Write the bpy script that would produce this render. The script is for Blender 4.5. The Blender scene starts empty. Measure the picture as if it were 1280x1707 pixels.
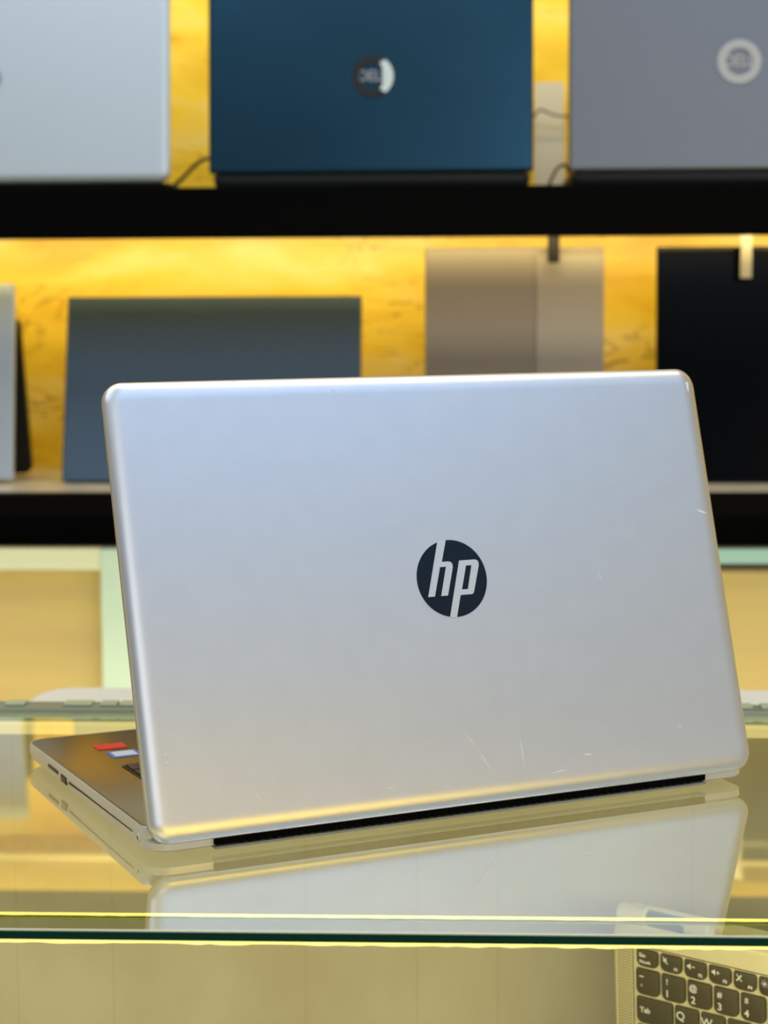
import bpy, bmesh, math, random
from mathutils import Vector, Matrix
from mathutils.geometry import tessellate_polygon
random.seed(7)
C = bpy.context.scene.collection
SC = bpy.context.scene
PI = math.pi
R = math.radians
ZG = 0.95            # height of the counter's glass top above the floor; everything is laid out relative to it

# ------------------------------------------------------------------ camera
F_PX = 3221.53
cam_d = bpy.data.cameras.new('camera'); cam = bpy.data.objects.new('camera', cam_d); C.objects.link(cam)
cam_d.sensor_fit = 'HORIZONTAL'; cam_d.sensor_width = 27.0; cam_d.lens = F_PX / 1280 * 27.0
cam_d.clip_start = 0.05
cam_d.dof.use_dof = True; cam_d.dof.focus_distance = 1.06; cam_d.dof.aperture_fstop = 9.0
cam.matrix_world = (Matrix.Translation((0, 0, 0.29381 + ZG)) @ Matrix.Rotation(R(2.5), 4, 'Z')
                    @ Matrix.Rotation(PI / 2 - 0.111809, 4, 'X') @ Matrix.Rotation(-0.00454575, 4, 'Z'))
SC.camera = cam
SC.view_settings.view_transform = 'Standard'; SC.view_settings.look = 'None'
SC.view_settings.gamma = 1.0; SC.view_settings.use_curve_mapping = False
SC.view_settings.exposure = 0.0
try:
    SC.cycles.max_bounces = 10; SC.cycles.transparent_max_bounces = 16; SC.cycles.use_denoising = True
    SC.cycles.sample_clamp_indirect = 4.0
except Exception: pass

# ------------------------------------------------------------------ world and lights
w = bpy.data.worlds.new('daylight'); SC.world = w; w.use_nodes = True
wb = w.node_tree.nodes['Background']; wb.inputs[0].default_value = (0.62, 0.72, 0.86, 1); wb.inputs[1].default_value = 0.22

def area(name, loc, target, sx, sy, power, col, spread=180):
    l = bpy.data.lights.new(name, 'AREA'); l.shape = 'RECTANGLE'; l.size = sx; l.size_y = sy
    l.energy = power; l.color = col; l.spread = R(spread)
    o = bpy.data.objects.new(name, l); C.objects.link(o)
    d = Vector(target) - Vector(loc)
    o.matrix_world = Matrix.Translation(Vector(loc) + Vector((0, 0, ZG))) @ d.to_track_quat('-Z', 'Y').to_matrix().to_4x4()
    return o
# ceiling panels of the shop (above and behind the customer)
area('ceiling_panel_light', (1.5, -0.2, 1.70), (1.5, -0.2, 0), 2.2, 1.6, 17, (0.26, 0.54, 1.0))
area('ceiling_panel_light', (-0.9, -0.2, 1.70), (-0.9, -0.2, 0), 1.6, 1.6, 13, (0.66, 0.80, 1.0))
area('ceiling_panel_light', (0.1, 1.15, 1.70), (0.1, 1.15, 0), 2.4, 0.6, 19, (1.0, 0.97, 0.92))
area('added_front_fill', (0.95, -2.45, 1.33), (0.3, 2.0, 0.5), 1.5, 0.75, 11, (0.85, 0.88, 0.95))  # added unseen fill, brightens the dark blue lid towards its right side
# yellow lit shelf on the far side of the shop, facing the counter
area('opposite_shelf_light', (1.65, -1.05, 0.02), (0, 1.0, 0.04), 1.3, 0.36, 10.5, (1.0, 0.63, 0.02))
# yellow led tapes under the wall shelves and over the top row, plus an added fill
area('shelf_led_and_fill_light', (0.0, 2.235, 0.348), (0.0, 2.33, 0.15), 2.6, 0.012, 1.35, (1.0, 0.78, 0.32))
area('shelf_led_and_fill_light', (0.0, 2.056, 0.3600), (0.0, 2.33, 0.374), 2.6, 0.006, 0.8, (1.0, 0.80, 0.36), 75)
area('shelf_led_and_fill_light', (0.0, 2.20, 0.70), (0.0, 2.33, 0.45), 2.6, 0.012, 2.7, (1.0, 0.78, 0.38))
area('shelf_led_and_fill_light', (0.0, 1.72, -0.30), (0.0, 2.0, -0.06), 2.6, 0.05, 8.6, (1.0, 0.88, 0.58))  # added fill hidden behind the counter, brightens the wall cabinet
# warm led tape under the counter glass: throws light up on the laptop and down into the case
area('counter_led_light', (0.0, 0.884, -0.012), (0.0, 1.10, 0.07), 1.5, 0.006, 0.55, (1.0, 0.69, 0.04))
area('counter_led_light', (0.0, 0.93, -0.02), (0.0, 1.30, -0.20), 1.9, 0.02, 1.3, (1.0, 0.93, 0.68), 84)

# ------------------------------------------------------------------ helpers
def mat(name, col, rough=0.5, metal=0.0, emis=None, estr=0.0, coat=0.0, spec=0.5):
    m = bpy.data.materials.new(name); m.use_nodes = True
    b = m.node_tree.nodes['Principled BSDF']
    b.inputs['Base Color'].default_value = (*col, 1); b.inputs['Roughness'].default_value = rough
    b.inputs['Metallic'].default_value = metal; b.inputs['Coat Weight'].default_value = coat
    b.inputs['Specular IOR Level'].default_value = spec
    if emis: b.inputs['Emission Color'].default_value = (*emis, 1); b.inputs['Emission Strength'].default_value = estr
    return m
def nodes(m): return m.node_tree.nodes, m.node_tree.links, m.node_tree.nodes['Principled BSDF']
def grain(m, scale, amt, detail=3, stretch=(1, 1, 1), bump=0.0, col2=None):
    """mottles the base colour a little with noise"""
    n, l, b = nodes(m); c1 = list(b.inputs['Base Color'].default_value)
    tc = n.new('ShaderNodeTexCoord'); mp = n.new('ShaderNodeMapping'); mp.inputs['Scale'].default_value = stretch
    no = n.new('ShaderNodeTexNoise'); no.inputs['Scale'].default_value = scale; no.inputs['Detail'].default_value = detail
    rp = n.new('ShaderNodeValToRGB'); rp.color_ramp.elements[0].position = .3; rp.color_ramp.elements[1].position = .7
    c2 = (*col2, 1) if col2 else tuple(x * (1 - amt) for x in c1[:3]) + (1,)
    rp.color_ramp.elements[0].color = c2; rp.color_ramp.elements[1].color = c1
    l.new(tc.outputs['Object'], mp.inputs[0]); l.new(mp.outputs[0], no.inputs['Vector']); l.new(no.outputs['Fac'], rp.inputs[0])
    l.new(rp.outputs[0], b.inputs['Base Color'])
    if bump:
        bp = n.new('ShaderNodeBump'); bp.inputs['Strength'].default_value = bump; bp.inputs['Distance'].default_value = .001
        l.new(no.outputs['Fac'], bp.inputs['Height']); l.new(bp.outputs[0], b.inputs['Normal'])
    return m

class MB:
    def __init__(s): s.v = []; s.f = []
    def add(s, vs, fs):
        k = len(s.v); s.v += [tuple(x) for x in vs]; s.f += [tuple(i + k for i in f) for f in fs]; return s
    def box(s, a, b):
        x0, y0, z0 = a; x1, y1, z1 = b
        return s.add([(x0,y0,z0),(x1,y0,z0),(x1,y1,z0),(x0,y1,z0),(x0,y0,z1),(x1,y0,z1),(x1,y1,z1),(x0,y1,z1)],
                     [(0,3,2,1),(4,5,6,7),(0,1,5,4),(1,2,6,5),(2,3,7,6),(3,0,4,7)])
    def loft(s, rings, cap0=True, cap1=True):
        n = len(rings[0]); vs = [p for r in rings for p in r]; fs = []
        for k in range(len(rings) - 1):
            for i in range(n):
                j = (i + 1) % n; fs.append((k*n+i, k*n+j, (k+1)*n+j, (k+1)*n+i))
        if cap0: fs.append(tuple(reversed(range(n))))
        if cap1: fs.append(tuple(range((len(rings)-1)*n, len(rings)*n)))
        return s.add(vs, fs)
    def prism(s, loops, z0, z1):
        """loops: outer outline (and holes) in x,y; extruded z0..z1"""
        tri = tessellate_polygon([[Vector((x, y, 0)) for x, y in lp] for lp in loops])
        flat = [p for lp in loops for p in lp]; n = len(flat)
        vs = [(x, y, z0) for x, y in flat] + [(x, y, z1) for x, y in flat]; fs = []
        for t in tri: fs.append(tuple(t)); fs.append(tuple(i + n for i in reversed(t)))
        k = 0
        for lp in loops:
            m = len(lp)
            for i in range(m):
                j = (i + 1) % m; fs.append((k+i, k+j, k+j+n, k+i+n))
            k += m
        return s.add(vs, fs)
    def tube(s, pts, r, n=10, caps=True):
        rings = []
        for i, p in enumerate(pts):
            p = Vector(p); a = Vector(pts[max(0, i-1)]); b = Vector(pts[min(len(pts)-1, i+1)]); d = (b - a).normalized()
            u = d.cross(Vector((0, 0, 1)));
            if u.length < 1e-4: u = d.cross(Vector((1, 0, 0)))
            u.normalize(); v = u.cross(d); rr = r[i] if isinstance(r, (list, tuple)) else r
            rings.append([tuple(p + rr*(math.cos(2*PI*k/n)*u + math.sin(2*PI*k/n)*v)) for k in range(n)])
        return s.loft(rings, caps, caps)
    def build(s, name, m, parent=None, smooth=None, bevel=0.0):
        me = bpy.data.meshes.new(name); me.from_pydata(s.v, [], s.f); me.validate(); me.update()
        bm = bmesh.new(); bm.from_mesh(me); bmesh.ops.recalc_face_normals(bm, faces=bm.faces); bm.to_mesh(me); bm.free()
        me.materials.append(m)
        o = bpy.data.objects.new(name, me); C.objects.link(o)
        if parent: o.parent = parent
        if smooth is not None:
            for p in me.polygons: p.use_smooth = True
            me.set_sharp_from_angle(angle=R(smooth))
        if bevel:
            b = o.modifiers.new('bevel', 'BEVEL'); b.width = bevel; b.segments = 2; b.limit_method = 'ANGLE'
        return o

def rrect(x0, y0, x1, y1, r, n=8, inset=0.0, rb=None):
    """rounded rectangle outline (counter-clockwise); r for all corners, rb for the two bottom ones"""
    x0 += inset; y0 += inset; x1 -= inset; y1 -= inset
    out = []
    for cx, cy, a0, rr in ((x0, y0, PI, rb or r), (x1, y0, 1.5*PI, rb or r), (x1, y1, 0, r), (x0, y1, .5*PI, r)):
        rr = max(rr - inset, .0002)
        ox = cx + rr if cx == x0 else cx - rr; oy = cy + rr if cy == y0 else cy - rr
        for k in range(n + 1):
            a = a0 + .5*PI*k/n; out.append((ox + rr*math.cos(a), oy + rr*math.sin(a)))
    return out
def ring(o2, z): return [(x, y, z) for x, y in o2]
def empty(name, loc=(0, 0, 0), rot=(0, 0, 0), parent=None):
    o = bpy.data.objects.new(name, None); C.objects.link(o); o.location = loc; o.rotation_euler = rot
    o.empty_display_size = .05
    if parent: o.parent = parent
    return o
def tag(o, label=None, cat=None, group=None, kind=None):
    if label: o['label'] = label
    if cat: o['category'] = cat
    if group: o['group'] = group
    if kind: o['kind'] = kind
    return o
def text_mesh(name, s, size, m, parent, loc, rot=(0, 0, 0), extrude=.00005, sx=1.0, bold=0.0, align='CENTER'):
    cu = bpy.data.curves.new(name, 'FONT'); cu.body = s; cu.size = size; cu.extrude = extrude; cu.offset = bold
    cu.align_x = align; cu.align_y = 'CENTER'
    t = bpy.data.objects.new('tmp', cu); C.objects.link(t)
    dg = bpy.context.evaluated_depsgraph_get(); dg.update()
    me = bpy.data.meshes.new_from_object(t.evaluated_get(dg)); bpy.data.objects.remove(t)
    me.materials.clear(); me.materials.append(m)
    o = bpy.data.objects.new(name, me); C.objects.link(o); o.parent = parent; o.location = loc; o.rotation_euler = rot
    o.scale = (sx, 1, 1)
    return o

# ------------------------------------------------------------------ materials
# marble: warm yellow onyx with cream patches and brown veins
def marble():
    m = mat('yellow_marble', (.95, .70, .08), .35); n, l, b = nodes(m)
    tc = n.new('ShaderNodeTexCoord'); mp = n.new('ShaderNodeMapping'); mp.inputs['Scale'].default_value = (1, 1, 1); mp.inputs['Rotation'].default_value = (0, .7, 0)
    n1 = n.new('ShaderNodeTexNoise'); n1.inputs['Scale'].default_value = 5.5; n1.inputs['Detail'].default_value = 4; n1.inputs['Distortion'].default_value = .8
    mp.inputs['Scale'].default_value = (1.0, 1.0, 2.6)
    r1 = n.new('ShaderNodeValToRGB'); e = r1.color_ramp.elements
    e[0].position = .30; e[0].color = (.85, .55, .03, 1); e[1].position = .72; e[1].color = (1, .84, .34, 1)
    q = r1.color_ramp.elements.new(.50); q.color = (.98, .72, .07, 1)
    n2 = n.new('ShaderNodeTexNoise'); n2.inputs['Scale'].default_value = 7.0; n2.inputs['Detail'].default_value = 5; n2.inputs['Distortion'].default_value = 1.6
    r2 = n.new('ShaderNodeValToRGB'); f = r2.color_ramp.elements
    f[0].position = .485; f[0].color = (0, 0, 0, 1); f[1].position = .515; f[1].color = (0, 0, 0, 1)
    q = r2.color_ramp.elements.new(.50); q.color = (1, 1, 1, 1)
    n3 = n.new('ShaderNodeTexNoise'); n3.inputs['Scale'].default_value = 3.0
    r3 = n.new('ShaderNodeValToRGB'); r3.color_ramp.elements[0].position = .5; r3.color_ramp.elements[1].position = .62
    mu = n.new('ShaderNodeMath'); mu.operation = 'MULTIPLY'
    mu2 = n.new('ShaderNodeMath'); mu2.operation = 'MULTIPLY'; mu2.inputs[1].default_value = .8
    mx = n.new('ShaderNodeMix'); mx.data_type = 'RGBA'; mx.inputs[7].default_value = (.22, .09, .01, 1)
    l.new(tc.outputs['Object'], mp.inputs[0])
    for x in (n1, n2, n3): l.new(mp.outputs[0], x.inputs['Vector'])
    l.new(n1.outputs['Fac'], r1.inputs[0]); l.new(n2.outputs['Fac'], r2.inputs[0]); l.new(n3.outputs['Fac'], r3.inputs[0])
    l.new(r2.outputs[0], mu.inputs[0]); l.new(r3.outputs[0], mu.inputs[1]); l.new(mu.outputs[0], mu2.inputs[0])
    l.new(mu2.outputs[0], mx.inputs[0]); l.new(r1.outputs[0], mx.inputs[6]); l.new(mx.outputs[2], b.inputs['Base Color'])
    return m
def glass(name, tint, ior, coating=1.0):
    """thin-walled clear glass: mirrors by Fresnel on the side the light arrives, passes the rest straight on"""
    m = bpy.data.materials.new(name); m.use_nodes = True; n = m.node_tree.nodes; l = m.node_tree.links; n.clear()
    out = n.new('ShaderNodeOutputMaterial'); mx = n.new('ShaderNodeMixShader'); tr = n.new('ShaderNodeBsdfTransparent')
    gl = n.new('ShaderNodeBsdfGlossy'); gl.inputs['Roughness'].default_value = 0.0; gl.inputs['Color'].default_value = (1, 1, .98, 1)
    tr.inputs[0].default_value = (*tint, 1)
    fr = n.new('ShaderNodeFresnel'); fr.inputs[0].default_value = ior
    ge = n.new('ShaderNodeNewGeometry'); iv = n.new('ShaderNodeMath'); iv.operation = 'SUBTRACT'; iv.inputs[0].default_value = 1
    mu = n.new('ShaderNodeMath'); mu.operation = 'MULTIPLY'
    l.new(ge.outputs['Backfacing'], iv.inputs[1]); l.new(iv.outputs[0], mu.inputs[0])
    ct = n.new('ShaderNodeMath'); ct.operation = 'MULTIPLY'; ct.use_clamp = True; ct.inputs[1].default_value = coating
    l.new(fr.outputs[0], ct.inputs[0]); l.new(ct.outputs[0], mu.inputs[1])
    l.new(mu.outputs[0], mx.inputs[0]); l.new(tr.outputs[0], mx.inputs[1]); l.new(gl.outputs[0], mx.inputs[2]); l.new(mx.outputs[0], out.inputs[0])
    return m

M = {}
M['marble'] = marble()
M['glass_top'] = glass('counter_glass', (.95, .98, .94), 3.1, 1.3)
M['glass_pane'] = glass('front_glass', (.88, .89, .85), 1.45)
M['edge'] = mat('green_glass_edge', (.001, .045, .028), .2, 0, spec=.3)
M['arris'] = mat('ground_glass_arris', (.80, .86, .62), .45)
M['black'] = mat('black_laminate', (.0008, .0008, .001), .6, spec=.04)
M['shelf_white'] = grain(mat('pale_shelf_top', (.62, .60, .50), .4), 18, .25)
M['silver'] = grain(mat('silver_lid_paint', (.76, .775, .80), .36, .82), 60, .03)
M['silver_base'] = mat('silver_base_plastic', (.74, .72, .66), .38, .35)
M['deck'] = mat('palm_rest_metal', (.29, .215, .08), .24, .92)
M['seam'] = mat('dark_seam', (.05, .055, .06), .4)
M['dark_plastic'] = mat('dark_plastic', (.006, .006, .007), .35)
M['screen'] = mat('screen_glass', (.001, .0015, .003), .12, spec=.16)
M['key'] = mat('black_key', (.012, .012, .014), .35)
M['navy'] = mat('navy_logo_enamel', (.003, .010, .024), .2, 0, spec=.35)
M['logo_silver'] = mat('logo_silver', (.80, .82, .84), .3, .6)
M['red'] = mat('red_sticker', (.75, .012, .02), .35)
M['blue'] = mat('blue_sticker', (.10, .22, .62), .35)
M['sticker_white'] = mat('pale_blue_sticker', (.66, .76, .95), .3)
M['scratch'] = mat('scratch_pale', (.95, .93, .88), .5)
M['rubber'] = mat('rubber', (.02, .02, .02), .8)
M['led'] = mat('led_glow', (.9, .8, .3), .5, emis=(1.0, .83, .18), estr=1.5)
M['led_soft'] = mat('shelf_led_diffuser', (.9, .8, .4), .5, emis=(1.0, .74, .2), estr=.3)
M['led_rear'] = mat('rear_led_glow', (.9, .8, .5), .5, emis=(1.0, .76, .22), estr=.75)

# ------------------------------------------------------------------ the room
def struct(name, mb, m): return tag(mb.build(name, m), kind='structure')
Mfloor = grain(mat('floor_tile', (.42, .38, .30), .3), 3, .2)
Mwall = grain(mat('cream_wall_paint', (.72, .70, .64), .8), 5, .06)
struct('floor', MB().box((-2.6, -2.6, -1.0), (2.6, 2.42, -.95)), Mfloor)
struct('ceiling', MB().box((-2.6, -2.6, 1.75), (2.6, 2.42, 1.80)), mat('ceiling_white', (.8, .8, .8), .9))
struct('wall_back', MB().box((-2.6, 2.33, -.95), (2.6, 2.42, 1.75)), M['marble'])
struct('wall_left', MB().box((-2.7, -2.6, -.95), (-2.6, 2.42, 1.75)), Mwall)
struct('wall_right', MB().box((2.6, -2.6, -.95), (2.7, 2.42, 1.75)), Mwall)

# ------------------------------------------------------------------ wall shelves
def wall_shelf(z0, z1, label, top_mat):
    t = tag(empty('wall_shelf', (0, 2.32, z0)), label, 'shelf', 'black shelves on the marble wall')
    h = z1 - z0
    MB().box((-1.4, -.30, 0), (1.4, -.275, h)).build('fascia', M['black'], t, bevel=.002)
    MB().box((-1.4, -.275, .024), (1.4, .009, h - .004)).build('shelf_board', M['black'], t)
    MB().box((-1.4, -.275, .021), (1.4, .009, .024)).build('underside', M['marble'], t)
    MB().box((-1.4, -.275, h - .004), (1.4, .009, h)).build('shelf_surface', top_mat, t)
    MB().box((-1.4, -.095, .015), (1.4, -.083, .021)).build('led_strip', M['led_soft'], t)
    return t
wall_shelf(.3536, .4058, 'upper black wall shelf carrying the three large laptop lids', M['black'])
wall_shelf(.0308, .0855, 'lower black wall shelf with a pale top surface, partly hidden by the silver laptop', M['shelf_white'])

# ------------------------------------------------------------------ laptops
def lid_shell(W, H, r, t_front, t_back, fil, crown=.0008):
    """lid in its own frame: x along the hinge, y up the lid, +z out of the lid's back. returns shell mesh builder"""
    mb = MB(); rings = []
    rings.append(ring(rrect(0, 0, W, H, r, 10, inset=.0012), -t_front))
    rings.append(ring(rrect(0, 0, W, H, r, 10), -t_front + .0010))
    for k in range(0, 9):
        a = .5*PI*k/8
        rings.append(ring(rrect(0, 0, W, H, r, 10, inset=fil*(1 - math.cos(a))), -.0016 + (t_back + .0016)*math.sin(a)))
    for q in (.001, .003): rings.append(ring(rrect(0, 0, W, H, r, 10, inset=fil + q), t_back))
    mb.loft(rings)
    return mb

def emblem_ring(par, cx, cy, r, z, m, mtext, txt='DELL'):
    e = MB()
    def circ(rr): return [(cx + rr*math.cos(2*PI*k/40), cy + rr*math.sin(2*PI*k/40)) for k in range(40)]
    e.prism([circ(r), circ(r*.62)], z, z + .0008)
    o = e.build('emblem', m, par, smooth=40)
    text_mesh('lettering', txt, r*.74, mtext, o, (cx, cy, z + .0006), sx=.86, bold=r*.012)
    return o

def wall_laptop(name, loc, rotz, W, D, H, tau, m_lid, m_base, label, cat='laptop', fil=.004, tb=.0025, hb=.014, r=.009):
    """an open laptop seen from its back; base on the shelf behind the lid"""
    t = tag(empty(name, loc, (0, 0, rotz)), label, cat, 'laptops displayed on the wall shelves')
    b = MB(); rr = lambda i, z: ring(rrect(.003, .004, W - .003, D, .010, 6, inset=i), z)
    b.loft([rr(.004, .0), rr(.001, .003), rr(0, hb - .002), rr(.001, hb)]); b.build('base', m_base, t, smooth=40)
    k = MB()
    for i in range(12):
        for j in range(5):
            x0 = .03 + i*(W - .06)/12; y0 = .03 + j*.018
            k.box((x0, y0, hb), (x0 + (W - .06)/12 - .003, y0 + .015, hb + .0012))
    k.build('keyboard', M['key'], t)
    L = lid_shell(W, H, r, .0035, tb, fil).build('lid', m_lid, t, smooth=35)
    L.location = (0, 0, hb); L.rotation_euler = (PI/2 - tau, 0, 0)
    s = MB().box((.006, .008, -.0042), (W - .006, H - .006, -.0033)).build('screen', M['screen'], L)
    return t, L
M['pale_lid'] = mat('pale_silver_lid', (.58, .68, .78), .38, .55)
M['pale_emblem'] = mat('grey_emblem', (.40, .42, .44), .3, .8)
M['blue_lid'] = grain(mat('midnight_blue_lid', (.022, .080, .135), .26, .85), 8, .15)
M['gun_lid'] = mat('gunmetal_lid', (.19, .205, .235), .38, .7)
M['grey_lid'] = mat('slate_grey_lid', (.062, .112, .185), .45, .3)
M['taupe_lid'] = mat('taupe_lid', (.27, .235, .20), .45, .2)
M['taupe_light'] = mat('pale_taupe_band', (.37, .335, .29), .45, .2)
M['chrome'] = mat('chrome', (.75, .78, .80), .18, 1.0)
M['ring_grey'] = mat('ring_emblem', (.42, .44, .45), .4, .2)
M['segment'] = mat('bright_segment', (.72, .84, .86), .25, .3)
M['dark_base'] = mat('dark_laptop_base', (.008, .013, .018), .5)
# upper row
t, L = wall_laptop('silver_laptop', (-.655, 2.03, .4058), 0, .345, .22, .255, .10, M['pale_lid'], M['dark_base'],
    'pale silver laptop, lid back showing, leftmost on the upper wall shelf', hb=.006, fil=.009, tb=.004, r=.012)
emblem_ring(L, .157, .109, .0115, .0046, M['pale_emblem'], M['pale_emblem'])
t, L = wall_laptop('dark_blue_laptop', (-.2695, 2.03, .4058), 0, .337, .22, .255, .08, M['blue_lid'], M['dark_base'],
    'dark blue laptop with round emblem, in the middle of the upper wall shelf', r=.004)
emblem_ring(L, .171, .099, .0215, .0032, M['dark_plastic'], M['pale_emblem'])
em = [o for o in L.children if o.name.startswith('emblem')][0]
pts = [(.171 + .0215*math.cos(a), .099 + .0215*math.sin(a)) for a in [R(-52 + 8*k) for k in range(14)]]
pts += [(.171 + .013*math.cos(a)*.55 + .004, .099 + .0155*math.sin(a)) for a in [R(62 - 8*k) for k in range(16)]]
MB().prism([pts], .0032, .0046).build('bright_segment', M['segment'], em, smooth=30)
t, L = wall_laptop('grey_laptop', (.1035, 2.03, .4058), 0, .345, .22, .255, .08, M['gun_lid'], M['dark_base'],
    'gunmetal grey laptop with a pale ring emblem, rightmost on the upper wall shelf', r=.004)
emblem_ring(L, .1745, .1105, .0225, .0032, M['ring_grey'], M['ring_grey'])
# lower row
t, L = wall_laptop('pale_laptop', (-.855, 2.135, .0855), 0, .347, .17, .222, .15, M['pale_lid'], M['dark_base'],
    'pale grey laptop at the left end of the lower wall shelf', fil=.002, hb=.004, r=.003)
for o in [c for c in t.children if c.name.startswith(('base', 'keyboard'))]: bpy.data.objects.remove(o)
b = MB(); b.loft([ring(rrect(.03, 0, .345, .185, .008, 6), -.004), ring(rrect(.03, 0, .345, .185, .008, 6), .006)])
o = b.build('base', M['dark_base'], t, smooth=40); o.location = (0, .105, .004); o.rotation_euler = (PI/2 + .25, 0, 0)
t, L = wall_laptop('slate_laptop', (-.4540, 2.135, .0855), 0, .3345, .17, .2135, .27, M['grey_lid'], M['grey_lid'],
    'slate grey laptop with plain lid, lower wall shelf, behind the silver laptop left half', fil=.002, hb=.002, r=.003)
t, L = wall_laptop('taupe_laptop', (-.0475, 2.135, .0855), 0, .197, .17, .2585, .06, M['taupe_lid'], M['taupe_lid'],
    'taupe upright laptop with a lighter right side band on the lower wall shelf', fil=.0015, hb=.002, r=.002)
MB().box((.123, .002, .0028), (.1965, .250, .0044)).build('pale_band', M['taupe_light'], L, bevel=.0005)
t, L = wall_laptop('black_laptop', (.2065, 2.135, .0855), 0, .38, .17, .258, .05, M['screen'], M['dark_base'],
    'glossy black laptop at the right end of the lower wall shelf', fil=.0015, hb=.002, r=.002)
# small things hanging under the upper shelf
o = MB().box((-.0065, -.002, -.030), (.0065, .002, 0)).box((-.004, -.003, -.004), (.004, .003, .002)).build('shelf_clip', M['rubber'], bevel=.001)
o.location = (.0925, 2.115, .3536 + .004); tag(o, 'small dark clip hanging under the upper shelf over the taupe laptop', 'clip')
o = MB().box((-.006, -.0008, -.047), (.006, .0008, 0)).box((-.007, -.0014, -.006), (.007, .0014, 0)).build('price_tag', mat('pale_tag_card', (.62, .58, .46), .6), bevel=.0006)
o.location = (.300, 2.118, .3536 + .004); tag(o, 'narrow pale tag hanging in front of the glossy black laptop', 'tag')
# card and cables in the gaps of the upper row
o = MB().prism([rrect(0, 0, .034, .135, .002, 3)], 0, .0012).build('paper_card', mat('cream_card', (.62, .62, .55), .7))
o.location = (.078, 2.290, .4058); o.rotation_euler = (PI/2 - .12, 0, 0)
tag(o, 'cream paper card standing behind the gap between dark blue and gunmetal laptops', 'card')
def cable(pts, label, m, r=.0022):
    cu = bpy.data.curves.new('cable', 'CURVE'); cu.dimensions = '3D'; cu.bevel_depth = r; cu.bevel_resolution = 3
    s = cu.splines.new('NURBS'); s.points.add(len(pts) - 1); s.use_endpoint_u = True; s.order_u = 4
    for i, p in enumerate(pts): s.points[i].co = (*p, 1)
    t_ = bpy.data.objects.new('tmp', cu); C.objects.link(t_); dg = bpy.context.evaluated_depsgraph_get(); dg.update()
    me = bpy.data.meshes.new_from_object(t_.evaluated_get(dg)); bpy.data.objects.remove(t_)
    me.materials.clear(); me.materials.append(m)
    o = bpy.data.objects.new('power_cable', me); C.objects.link(o); return tag(o, label, 'cable')
cable([(-.322, 2.10, .4085), (-.308, 2.10, .418), (-.298, 2.11, .433), (-.285, 2.13, .446), (-.270, 2.25, .452), (-.20, 2.28, .41)],
      'black cable looping in the gap between the silver and dark blue laptops', M['rubber'])
cable([(.060, 2.29, .44), (.075, 2.285, .512), (.090, 2.284, .505), (.104, 2.284, .497), (.125, 2.29, .50)],
      'thin dark cable crossing the cream card on the upper wall shelf', M['rubber'], .0012)
cable([(.085, 2.07, .4075), (.092, 2.08, .424), (.098, 2.10, .432), (.110, 2.12, .434), (.12, 2.28, .41)],
      'dark cable stub at the foot of the cream card on the upper shelf', M['rubber'], .0016)

# ------------------------------------------------------------------ low wall cabinet and white worktop behind the counter
t = tag(empty('wall_cabinet', (0, 2.00, -.95)), 'warm lit wood and glass wall cabinet below the lower black shelf', 'cabinet')
Mw = grain(mat('warm_wood_veneer', (.78, .60, .27), .5), 7, .3, 4, (.5, 1, 4.5), col2=(.70, .52, .26))
MB().box((-1.3, .01, 0), (1.3, .30, .955)).build('carcass', Mw, t)
MB().box((-.362 - .9, -.006, .958), (-.385, .009, .9808)).build('top_rail', mat('pale_green_rail', (.55, .60, .42), .4), t)
MB().box((-.345, -.006, .966), (1.3, .009, .9808)).build('top_rail', mat('aqua_rail', (.26, .46, .43), .3), t)
MB().box((-.385, -.008, .10), (-.352, .009, .9808)).build('glass_post', grain(mat('aqua_glass_post', (.50, .66, .56), .25), 6, .15), t, bevel=.002)
for x0, x1 in ((-1.26, -.387), (-.350, 1.26)):
    MB().box((x0, -.002, .12), (x1, .002, .955)).build('glass_door', M['glass_pane'], t)
t = tag(empty('white_worktop', (0, 1.485, -.95)), 'white worktop standing behind the glass counter, its left end rounded', 'worktop')
Mwh = mat('white_laminate', (.90, .91, .86), .4)
b = MB(); o2 = [(-.345, -.037)] + [( .95, -.037), (.95, .04)] + [(-.315, .04)] + [(-.333, .032), (-.342, .015)]
b.prism([o2], .905, .93); b.build('board', Mwh, t, bevel=.003)
for x in (-.25, .88): MB().box((x, -.03, 0), (x + .03, .035, .905)).build('leg', Mwh, t)

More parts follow.
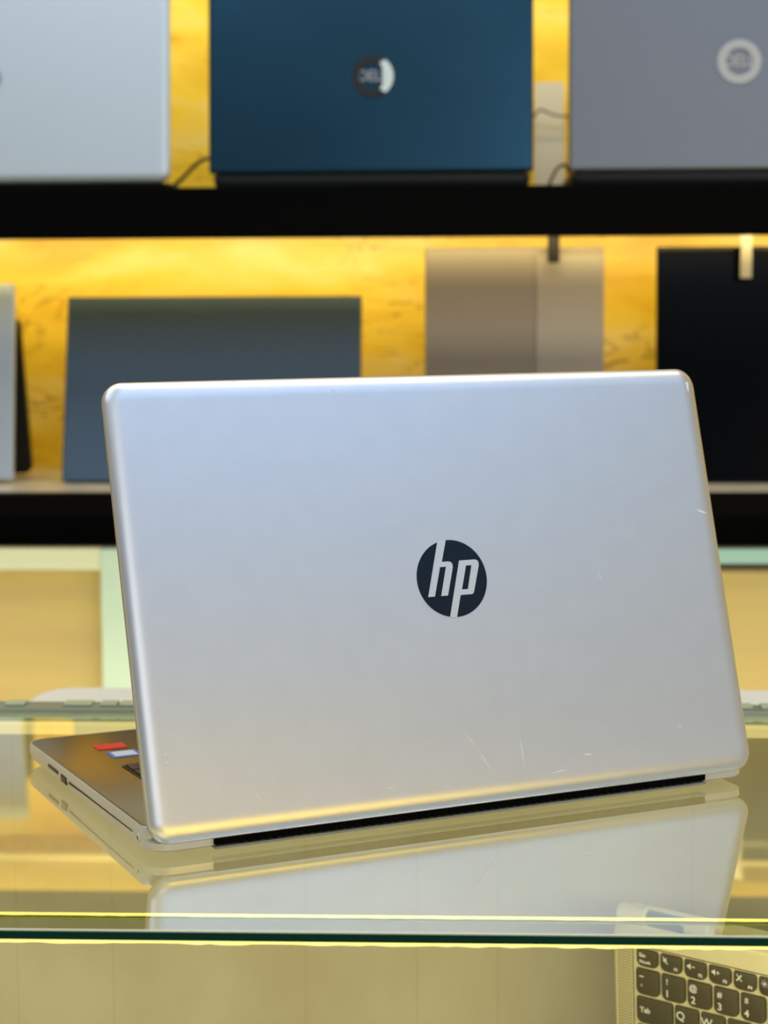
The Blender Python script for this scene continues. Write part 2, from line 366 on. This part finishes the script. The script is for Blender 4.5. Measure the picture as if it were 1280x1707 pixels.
# ------------------------------------------------------------------ the glass counter
t = tag(empty('display_counter', (0, .889, -.95)), 'glass fronted display counter, cream inside, under the silver laptop', 'counter')
def panel_mat():
    m = mat('beige_back_panel', (.56, .505, .345), .55); n, l, b = nodes(m)
    tc = n.new('ShaderNodeTexCoord'); sp = n.new('ShaderNodeSeparateXYZ'); l.new(tc.outputs['Object'], sp.inputs[0])
    cur = None
    no = n.new('ShaderNodeTexNoise'); no.inputs['Scale'].default_value = 9; no.inputs['Detail'].default_value = 5
    mp = n.new('ShaderNodeMapping'); mp.inputs['Scale'].default_value = (1, 1, .8); l.new(tc.outputs['Object'], mp.inputs[0]); l.new(mp.outputs[0], no.inputs['Vector'])
    r = n.new('ShaderNodeValToRGB'); r.color_ramp.elements[0].position = .35; r.color_ramp.elements[0].color = (.52, .455, .30, 1)
    r.color_ramp.elements[1].position = .65; r.color_ramp.elements[1].color = (.59, .54, .38, 1)
    l.new(no.outputs['Fac'], r.inputs[0]); cur = r.outputs[0]
    for x in (-.2592, -.118, -.0369, .022, .1614, -.33, .32):
        s = n.new('ShaderNodeMath'); s.operation = 'SUBTRACT'; s.inputs[1].default_value = x; l.new(sp.outputs[0], s.inputs[0])
        a = n.new('ShaderNodeMath'); a.operation = 'ABSOLUTE'; l.new(s.outputs[0], a.inputs[0])
        c = n.new('ShaderNodeMath'); c.operation = 'LESS_THAN'; c.inputs[1].default_value = .0007; l.new(a.outputs[0], c.inputs[0])
        k = n.new('ShaderNodeMath'); k.operation = 'MULTIPLY'; k.inputs[1].default_value = .16; l.new(c.outputs[0], k.inputs[0])
        mx = n.new('ShaderNodeMix'); mx.data_type = 'RGBA'; mx.inputs[7].default_value = (.25, .21, .10, 1)
        l.new(k.outputs[0], mx.inputs[0]); l.new(cur, mx.inputs[6]); cur = mx.outputs[2]
    l.new(cur, b.inputs['Base Color']); return m
Mp = panel_mat()
MB().box((-1.05, .47, .0), (1.05, .49, .938)).build('back_panel', Mp, t)
MB().box((-1.05, .01, .610), (1.05, .47, .630)).build('case_floor', Mp, t)
MB().box((-1.05, -.002, 0), (1.05, .01, .630)).build('plinth_front', Mwh, t)
for x in (-1.05, 1.03): MB().box((x, .01, .0), (x + .02, .47, .938)).build('side_panel', Mwh, t)
MB().box((-1.05, .0175, .630), (1.05, .0225, .9425)).build('front_glass', M['glass_pane'], t)
MB().box((-1.05, .432, .938), (1.05, .472, .944)).build('rear_led_profile', M['led_rear'], t)

t = tag(empty('glass_top', (0, .8672, 0)), 'clear glass counter top with dark green polished front edge under the silver laptop', 'glass top')
MB().box((-1.06, .0006, -.0052), (1.06, .468, 0)).build('glass_slab', M['glass_top'], t)
MB().box((-1.06, 0, -.0047), (1.06, .0006, -.0005)).build('polished_edge', M['edge'], t)
def jagged(x0, x1, y0, y1, z0, dz, step=.004, amp=.0006, horiz=False):
    mb = MB(); x = x0; a = 0
    while x < x1:
        a2 = random.random()**2*amp
        if horiz:
            mb.add([(x, y0 - a, z0), (x + step, y0 - a2, z0), (x + step, y1, z0), (x, y1, z0)] + [(x, y0 - a, z0 + dz), (x + step, y0 - a2, z0 + dz), (x + step, y1, z0 + dz), (x, y1, z0 + dz)],
                   [(0,3,2,1),(4,5,6,7),(0,1,5,4),(2,3,7,6),(1,2,6,5),(3,0,4,7)])
        else:
            mb.add([(x, y0, z0 - a), (x + step, y0, z0 - a2), (x + step, y1, z0 - a2), (x, y1, z0 - a), (x, y0, z0 + dz), (x + step, y0, z0 + dz), (x + step, y1, z0 + dz), (x, y1, z0 + dz)],
                   [(0,3,2,1),(4,5,6,7),(0,1,5,4),(2,3,7,6),(1,2,6,5),(3,0,4,7)])
        a = a2; x += step
    return mb
MB().box((-1.06, -.0001, -.0005), (1.06, .0012, .0001)).build('top_arris', M['arris'], t)
o = jagged(-1.05, 1.05, .0001, .0012, -.0058, .0010, .005, .0007).build('led_edge_glow', M['led'])  # emissive bead paints the LED light caught on the chipped lower edge
o.location = (0, .8672, 0); tag(o, 'thin glowing yellow line along the lower front edge of the glass top', 'edge glow')
o = jagged(-1.05, 1.05, -.001, .0015, -.0058, .0005, .006, .0010, True).build('led_edge_glow', M['led'])  # emissive strip paints LED light along the front pane's top edge
MB().box((-1.05, -.0052, -.0064), (1.05, -.0036, -.0054)).build('pane_edge', M['edge'], o)
o.location = (0, .9075, 0); tag(o, 'glowing yellow line under the glass where the front pane meets the top', 'edge glow')
# rear rail; pale blocks on it stand in for reflections
t = tag(empty('rear_rail', (0, 1.3415, 0)), 'grey rail with pale painted reflections along the far edge of the glass counter', 'rail')
MB().box((-1.06, -.0065, -.006), (1.06, .018, .0035)).build('rail', mat('grey_green_rail', (.28, .33, .26), .35, .3), t, bevel=.001)
Mrail_refl = mat('pale_rail_reflection', (.46, .53, .36), .35)
for x, wd in ((-.288, .020), (-.262, .012), (-.248, .012), (-.234, .016), (-.215, .013), (.188, .012), (.206, .013), (.222, .013), (-.33, .014), (-.35, .014)):
    MB().box((x, .0, .0035), (x + wd, .014, .0055)).build('clip', Mrail_refl, t, bevel=.0006)  # raised pale blocks painting reflections on the rail

# ------------------------------------------------------------------ THE SILVER LAPTOP
AX, AY, AZ = -.16469, .97274, .00917
PSI, TAU, LH, LW, LD = .483939, .287812, .2487, .380, .2500
T = tag(empty('silver_open_laptop', (AX, AY, 0), (0, 0, PSI)), 'large open silver laptop seen from behind, standing on the glass counter top', 'laptop')
HR, HF = .0166, .0138
def top_z(y): return HR + (HF - HR)*y/LD
def slab(x0, y0, x1, y1, r, levels, rb=None):
    """levels: (inset, z at rear, z at front)"""
    rings = []
    for ins, zr, zf in levels:
        o2 = rrect(x0, y0, x1, y1, r, 10, inset=ins, rb=rb)
        rings.append([(x, y, zr + (zf - zr)*y/LD) for x, y in o2])
    return MB().loft(rings)
# lower shell (rear corners show under the lid), upper shell, deck
slab(0, .003, LW, LD, .014, [(.010, .0028, .0028), (.004, .0030, .0030), (.0008, .0046, .0044), (.0003, .0083, .0068), (.0003, .0086, .0072)]).build('bottom_shell', M['silver_base'], T, smooth=40)
slab(0, .0135, LW, LD, .012, [(.0003, .0084, .0070), (0, .0095, .0080), (0, HR - .0014, HF - .0014), (.0008, HR - .0003, HF - .0003), (.0016, HR - .0003, HF - .0003)], rb=.006).build('upper_shell', M['silver_base'], T, smooth=40)
slab(.0014, .0150, LW - .0014, LD - .0014, .011, [(0, HR - .0008, HF - .0008), (.0002, HR - .0001, HF - .0001), (.0006, HR, HF)], rb=.005).build('palm_rest', M['deck'], T, smooth=40)
slab(.0009, .0146, LW - .0009, LD - .0009, .0115, [(0, HR - .0009, HF - .0009), (.0003, HR - .0002, HF - .0002)], rb=.005).build('deck_seam', M['seam'], T, smooth=40)
# black vent band between the rear corners, hinge cover, thin lip
MB().box((.036, .0012, .0050), (.347, .0140, .0096)).build('rear_vent', M['black'], T, bevel=.0008)
MB().box((.036, .0006, .0030), (.347, .016, .0042)).build('bottom_lip', mat('grey_lip', (.25, .25, .20), .4), T)
g = MB()
for k in range(60): g.box((.05 + k*.0048, .0009, .0050), (.0526 + k*.0048, .0013, .0082))
g.build('vent_grille', M['black'], T)
MB().tube([(.045, .0095, .0155), (.335, .0095, .0155)], .0050, 16).build('hinge_cover', M['dark_plastic'], T, smooth=40)
for x, y in ((.03, .035), (.35, .035), (.03, .22), (.35, .22)):
    MB().tube([(x, y, 0), (x, y, .0035)], .006, 16).build('rubber_foot', M['rubber'], T, smooth=40)
# keyboard, touchpad
kb = MB().box((.0325, .052, top_z(.1) - .0002), (.3475, .151, top_z(.1) + .0002)).build('keyboard', M['dark_plastic'], T)
kk = MB()
for j in range(6):
    n_ = 15 if j else 15
    for i in range(15):
        if j == 0 and 5 <= i <= 9:
            if i == 5: kk.box((.034 + 5*.0208, .0535 + (5-j)*0 + .0805, top_z(.13)), (.034 + 10*.0208 - .002, .1492, top_z(.13) + .0016))
            continue
        y0 = .1345 - j*.0160
        kk.box((.034 + i*.0208, y0, top_z(y0)), (.034 + i*.0208 + .0188, y0 + .0142, top_z(y0) + .0016))
kk.build('keys', M['key'], kb, bevel=.0004)
MB().prism([rrect(.130, .168, .232, .235, .003, 4)], top_z(.2) - .0001, top_z(.2) + .0002).build('touchpad', mat('touchpad', (.42, .37, .29), .2, .8), T)
# stickers on the palm rest
MB().prism([rrect(.0325, .1985, .0515, .2120, .001, 3)], top_z(.2) - .0002, top_z(.2) + .0004).build('red_sticker', M['red'], T)
o = MB().prism([rrect(.0345, .1740, .0530, .1900, .001, 3)], top_z(.18) - .0002, top_z(.18) + .0004).build('blue_sticker', M['blue'], T)
MB().prism([rrect(.0368, .1762, .0508, .1878, .0008, 3)], top_z(.18) + .0003, top_z(.18) + .0006).build('sticker_face', M['sticker_white'], o)
# ports on the side (x = 0 face); boxes y0,y1,z0,z1
def port(name, y0, y1, z0, z1, m, d=.0004, inner=None):
    o = MB().box((-d, y0, z0), (.004, y1, z1)).build(name, m, T, bevel=.0002)
    if inner: MB().box((-d - .0003, y0 + .0012, z0 + .0009), (.002, y1 - .0012, z1 - .0012)).build('contact', inner, o)
    return o
port('card_slot', .1745, .1960, .0082, .0104, M['dark_plastic'], inner=mat('slot_metal', (.25, .22, .2), .4, .5))
port('usb_port', .1565, .1680, .0058, .0104, M['dark_plastic'], inner=mat('port_tongue', (.10, .07, .08), .4))
MB().add([(x, y, z) for x in (-.0002, .002) for y, z in ((.1510, .0078), (.1510, .0094), (.1300, .0096), (.0300, .0103), (.0300, .0097), (.1250, .0086))],
    [tuple(range(6)), tuple(range(11, 5, -1))] + [(i, (i + 1) % 6, (i + 1) % 6 + 6, i + 6) for i in range(6)]).build('optical_drive_slot', mat('slot_shadow', (.03, .028, .02), .5), T)
MB().tube([(-.0006, .0205, .0092), (.003, .0205, .0092)], .0024, 18).build('lock_slot', M['silver_base'], T, smooth=40)
MB().box((-.0008, .0188, .0082), (.002, .0204, .0100)).build('lock_hole', M['seam'], T)
# lid
L = lid_shell(LW, LH, .0120, .0046, .0026, .0100).build('lid', M['silver'], T, smooth=35)
L.location = (0, 0, AZ); L.rotation_euler = (PI/2 - TAU, 0, 0)
sm = MB().loft([ring(rrect(0, 0, LW, LH, .0120, 10, inset=-.0001), -.0024), ring(rrect(0, 0, LW, LH, .0120, 10, inset=-.0001), -.0021)], False, False)
sm.build('lid_seam', M['seam'], L, smooth=40)
MB().loft([ring(rrect(0, 0, LW, LH, .0120, 10, inset=.0012), -.0046), ring(rrect(0, 0, LW, LH, .0120, 10, inset=.0016), -.0054)]).build('bezel', M['dark_plastic'], L, smooth=40)
MB().box((.014, .028, -.0057), (LW - .014, LH - .014, -.0053)).build('screen', M['screen'], L)
# round logo
lz = .0026
def circ(cx, cy, r, n=64): return [(cx + r*math.cos(2*PI*k/n), cy + r*math.sin(2*PI*k/n)) for k in range(n)]
mm = lambda P: [(x/1000, y/1000) for x, y in P]
logo = MB().prism([circ(.1936, .1282, .0227)], lz - .0004, lz + .0001).build('logo', M['logo_silver'], L, smooth=30)
MB().prism([circ(.1936, .1282, .0223)], lz, lz + .0003).build('logo_disc', M['navy'], logo, smooth=30)
hp_h = [(187.45, 150.6), (176.92, 118.55), (181.15, 118.55), (186.80, 135.14), (190.60, 135.14), (185.15, 118.55), (189.5, 118.55), (194.5, 133.4), (194.95, 135.2),
        (194.75, 136.8), (193.9, 137.7), (192.3, 138.05), (188.35, 138.05), (192.75, 150.75)]
hp_p = [(199.45, 138.15), (209.4, 138.15), (210.8, 137.8), (211.6, 136.9), (211.75, 135.6), (211.5, 134.2), (206.5, 119.9), (205.9, 118.75), (204.8, 118.3), (197.55, 118.3), (193.35, 105.75), (189.0, 106.1)]
hole = [(203.44, 135.0), (207.0, 135.0), (202.7, 121.4), (198.84, 121.4)]
le = MB().prism([mm(hp_h)], lz + .0002, lz + .00045)
le.prism([mm(hp_p), mm(hole)], lz + .0002, lz + .00045)
le.build('lettering', M['logo_silver'], logo)
# scratches and chips (wear on the lid)
def stroke(x0, y0, x1, y1, wd=.0002, z=lz - .00005):
    d = Vector((x1 - x0, y1 - y0, 0)); nrm = Vector((-d.y, d.x, 0)).normalized()*wd; a = Vector((x0, y0, z)); b_ = Vector((x1, y1, z)); mid = (a + b_)/2
    MB().add([a, mid + nrm, b_, mid - nrm, a + Vector((0, 0, .00012)), mid + nrm + Vector((0, 0, .00012)), b_ + Vector((0, 0, .00012)), mid - nrm + Vector((0, 0, .00012))],
           [(0, 1, 2, 3), (4, 5, 6, 7), (0, 1, 5, 4), (1, 2, 6, 5), (2, 3, 7, 6), (3, 0, 4, 7)]).build('scratch', M['scratch'], L)
for q in ((.1875, .0423, .196, .030), (.196, .030, .2031, .0159), (.2234, .0366, .2237, .016), (.365, .1596, .374, .1562, .0006), (.195, .0255, .199, .0252),
          (.137, .0147, .1405, .0150, .0003), (.1405, .015, .142, .0165), (.0118, .047, .0135, .0468, .0004), (.0120, .0425, .0132, .0423, .0005),
          (.1335, .2412, .1390, .2365), (.130, .2385, .1318, .2365), (.330, .0300, .3335, .0296, .0004), (.262, .0205, .270, .0198, .0004), (.060, .0215, .063, .0165, .0002),
          (.0885, .2398, .0885, .2355, .00012), (.290, .125, .2925, .1205, .0003), (.240, .012, .252, .013, .0003)):
    stroke(*q)
ch = MB().prism([[(.3705, .2385), (.3745, .2398), (.3738, .2330)]], .0010, .0024).build('corner_chip', M['scratch'], L)

# ------------------------------------------------------------------ the laptop inside the counter, standing folded like a tent
KO = (.1167, 1.2243, -.1531); KYAW = -.6190; KT = 1.6293
B = tag(empty('folded_laptop', (KO[0], KO[1], -.315)), 'champagne laptop with grey keys standing folded inside the display counter', 'laptop')
BF = empty('keyboard_half', (0, 0, KO[2] + .315), (0, 0, 0), B)
BF.rotation_euler = (Matrix.Rotation(KYAW, 3, 'Z') @ Matrix.Rotation(KT, 3, 'X')).to_euler()
# BF frame: x along the rows, y up the keyboard, z out of the deck; unit metres, origin at the centre of the first key of the number row
M['champ'] = grain(mat('champagne_metal', (.90, .80, .47), .42, .1), 40, .04)
M['gkey'] = mat('taupe_key', (.095, .078, .038), .45)
M['legend'] = mat('white_legend', (.85, .85, .78), .5)
M['hole'] = mat('speaker_hole', (.05, .04, .015), .7)
BX0, BX1, BY0, BY1 = -.0255, .287, -.160, .038
b = MB(); r_ = lambda i, z: ring(rrect(BX0, BY0, BX1, BY1, .008, 8, inset=i), z)
b.loft([r_(.002, -.0135), r_(0, -.0115), r_(0, -.0028), r_(.0008, -.0022)]); b.build('base_shell', M['champ'], BF, smooth=40)
# recessed keyboard tray with a fine groove round it
MB().box((-.0110, -.098, -.0023), (.274, .0235, -.0020)).build('keyboard_tray', M['champ'], BF)
g = MB()
for x in (-.0112,): g.box((x - .0003, -.098, -.0024), (x + .0003, .0237, -.0018))
g.box((-.0112, .0234, -.0024), (.274, .0239, -.0018)); g.build('tray_groove', M['hole'], BF)
s = MB(); n6 = 8
for i in range(6):
    for j in range(62):
        cx = -.0222 + i*.00176; cy = .0215 - j*.0019
        s.add([(cx + .00046*math.cos(2*PI*k/n6), cy + .00046*math.sin(2*PI*k/n6), -.0018) for k in range(n6)] + [(cx + .00046*math.cos(2*PI*k/n6), cy + .00046*math.sin(2*PI*k/n6), -.0030) for k in range(n6)],
              [tuple(range(n6)), tuple(range(2*n6 - 1, n6 - 1, -1))] + [(k, (k+1) % n6, (k+1) % n6 + n6, k + n6) for k in range(n6)])
s.build('speaker_holes', M['hole'], BF)
keys = []
def key(cx, cy, wd, hd, leg=()):
    mb = MB()
    o = lambda ins, z: ring(rrect(-wd/2, -hd/2, wd/2, hd/2, .0014, 5, inset=ins, rb=.0042), z)
    mb.loft([o(-.0003, -.0021), o(0, -.0012), o(.0002, -.0003), o(.0007, 0)])
    k = mb.build('key', M['gkey'], BF, smooth=35); k.location = (cx, cy, 0)
    q = MB().loft([ring(rrect(-wd/2, -hd/2, wd/2, hd/2, .0014, 5, inset=-.0006, rb=.0045), -.0021), ring(rrect(-wd/2, -hd/2, wd/2, hd/2, .0014, 5, inset=-.0006, rb=.0045), -.0018)])
    q.build('key_gap', M['hole'], k)
    for (s_, x, y, sz) in leg: text_mesh('legend', s_, sz, M['legend'], k, (x, y, .00005), bold=.00012)
    return k
f_leg = ['', 'F1', 'F2', 'F3', 'F4', 'F5', 'F6', 'F7', 'F8', 'F9', 'F10', 'F11', 'F12', '', '', '']
fk = []
for i in range(16):
    lg = [(f_leg[i], .0042, -.0026, .0030)] if f_leg[i] else []
    if i == 0: lg = [('Esc', -.0030, .0022, .0036), ('FnLock', -.0012, -.0022, .0028)]
    fk.append(key(.0176*i, .0165, .0152, .0112, lg))
num = ['`~', '1!', '2@', '3#', '4$', '5%', '6^', '7&', '8*', '9(', '0)', '-_', '=+']
for i, s_ in enumerate(num):
    key(.019*i, 0, .0168, .0172, [(s_[1], -.0040, .0042, .0056), (s_[0], -.0040, -.0040, .0068)])
key(.019*13 + .0085, 0, .0340, .0172)
y = -.0195
key(.00475, y, .0263, .0172, [('Tab', -.0065, .0005, .0050)])
for i, s_ in enumerate('QWERTYUIOP'): key(.0285 + .019*i, y, .0168, .0172, [(s_, -.0040, .0026, .0078)])
for i in range(2): key(.0285 + .019*(10 + i), y, .0168, .0172)
key(.2605, y, .0168, .0172)
y = -.039; key(.0072, y, .0310, .0172)
for i, s_ in enumerate('ASDFGHJKL'): key(.0333 + .019*i, y, .0168, .0172, [(s_, -.0040, .0026, .0078)])
for i in range(2): key(.0333 + .019*(9 + i), y, .0168, .0172)
key(.2540, y, .0300, .0172)
y = -.0585; key(.012, y, .0405, .0172)
for i, s_ in enumerate('ZXCVBNM'): key(.0428 + .019*i, y, .0168, .0172, [(s_, -.0040, .0026, .0078)])
for i in range(3): key(.0428 + .019*(7 + i), y, .0168, .0172)
key(.2480, y, .0420, .0172)
y = -.078
for x, wd in ((0, .0168), (.019, .0168), (.038, .0168), (.057, .0168), (.1137, .0925), (.171, .0168), (.190, .0168), (.209, .0168), (.228, .0168), (.247, .0168), (.264, .0150)): key(x, y, wd, .0172)
# little pictures on the function keys: speakers with x, -, +, crossed microphone, sun
def icon(k, kind):
    mb = MB(); z0, z1 = .00002, .0001
    P = lambda pts: mb.prism([[(x/1000, y/1000) for x, y in pts]], z0, z1)
    def spk(): P([(-5.2, 1.4), (-5.2, 3.0), (-4.2, 3.0), (-2.7, 4.3), (-2.7, .1), (-4.2, 1.4)])
    def bar(x0, y0, x1, y1, w_=.25):
        d = Vector((x1 - x0, y1 - y0)); nn_ = Vector((-d.y, d.x)).normalized()*w_
        P([(x0 - nn_.x, y0 - nn_.y), (x1 - nn_.x, y1 - nn_.y), (x1 + nn_.x, y1 + nn_.y), (x0 + nn_.x, y0 + nn_.y)])
    if kind == 'mute': spk(); bar(-5.4, 4.6, -1.8, -.2, .3)
    if kind == 'down': spk(); bar(-2.0, 2.2, .4, 2.2, .3)
    if kind == 'up': spk(); bar(-2.0, 2.2, .4, 2.2, .3); bar(-.8, 1.0, -.8, 3.4, .3)
    if kind == 'mic': bar(-5.2, 4.4, -1.6, .2, .3); bar(-5.2, .2, -1.8, 4.2, .5)
    if kind == 'sun':
        P([(-3.4 + 1.0*math.cos(a*PI/5), 2.2 + 1.0*math.sin(a*PI/5)) for a in range(10)])
        for a in range(8): bar(-3.4 + 1.5*math.cos(a*PI/4), 2.2 + 1.5*math.sin(a*PI/4), -3.4 + 2.4*math.cos(a*PI/4), 2.2 + 2.4*math.sin(a*PI/4), .18)
    o = mb.build('legend', M['legend'], k)
for k, kind in zip(fk[1:6], ('mute', 'down', 'up', 'mic', 'sun')): icon(k, kind)
MB().prism([rrect(.083, -.152, .190, -.102, .003, 4)], -.0023, -.0019).build('touchpad', M['champ'], BF)
# hinges and the screen half folded away behind
M['cap'] = mat('cream_hinge_cap', (.72, .66, .46), .4)
M['rod'] = mat('steel_hinge_rod', (.34, .40, .48), .3, .7)
HY = BY1 + .004
for x0, x1, rr, m_, nm in ((-.0235, -.002, .0068, 'cap', 'hinge_cap'), (-.002, .026, .0056, 'rod', 'hinge_rod'), (.026, .044, .0062, 'cap', 'hinge_cap'), (.240, .262, .0062, 'cap', 'hinge_cap'), (.262, .285, .0056, 'rod', 'hinge_rod')):
    MB().tube([(x0, HY, -.0075), (x0 + .0012, HY, -.0075), (x1 - .0012, HY, -.0075), (x1, HY, -.0075)], [rr*.8, rr, rr, rr*.8], 20).build(nm, M[m_], BF, smooth=40)
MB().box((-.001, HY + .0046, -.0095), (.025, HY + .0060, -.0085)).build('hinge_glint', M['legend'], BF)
b = MB(); r_ = lambda i, z: ring(rrect(BX0, -.205, BX1, .002, .008, 8, inset=i), z)
b.loft([r_(0, -.003), r_(0, .003)]); sh = b.build('screen_half', M['champ'], BF, smooth=40)
sh.location = (0, HY, -.018); sh.rotation_euler = (R(22), 0, 0)
MB().box((BX0 + .006, -.198, -.0036), (BX1 - .006, -.006, -.0029)).build('screen', M['screen'], sh)

# ------------------------------------------------------------------ lift everything to the counter's height
for o in list(C.objects):
    if o.parent is None and o.type in ('MESH', 'EMPTY'): o.location.z += ZG
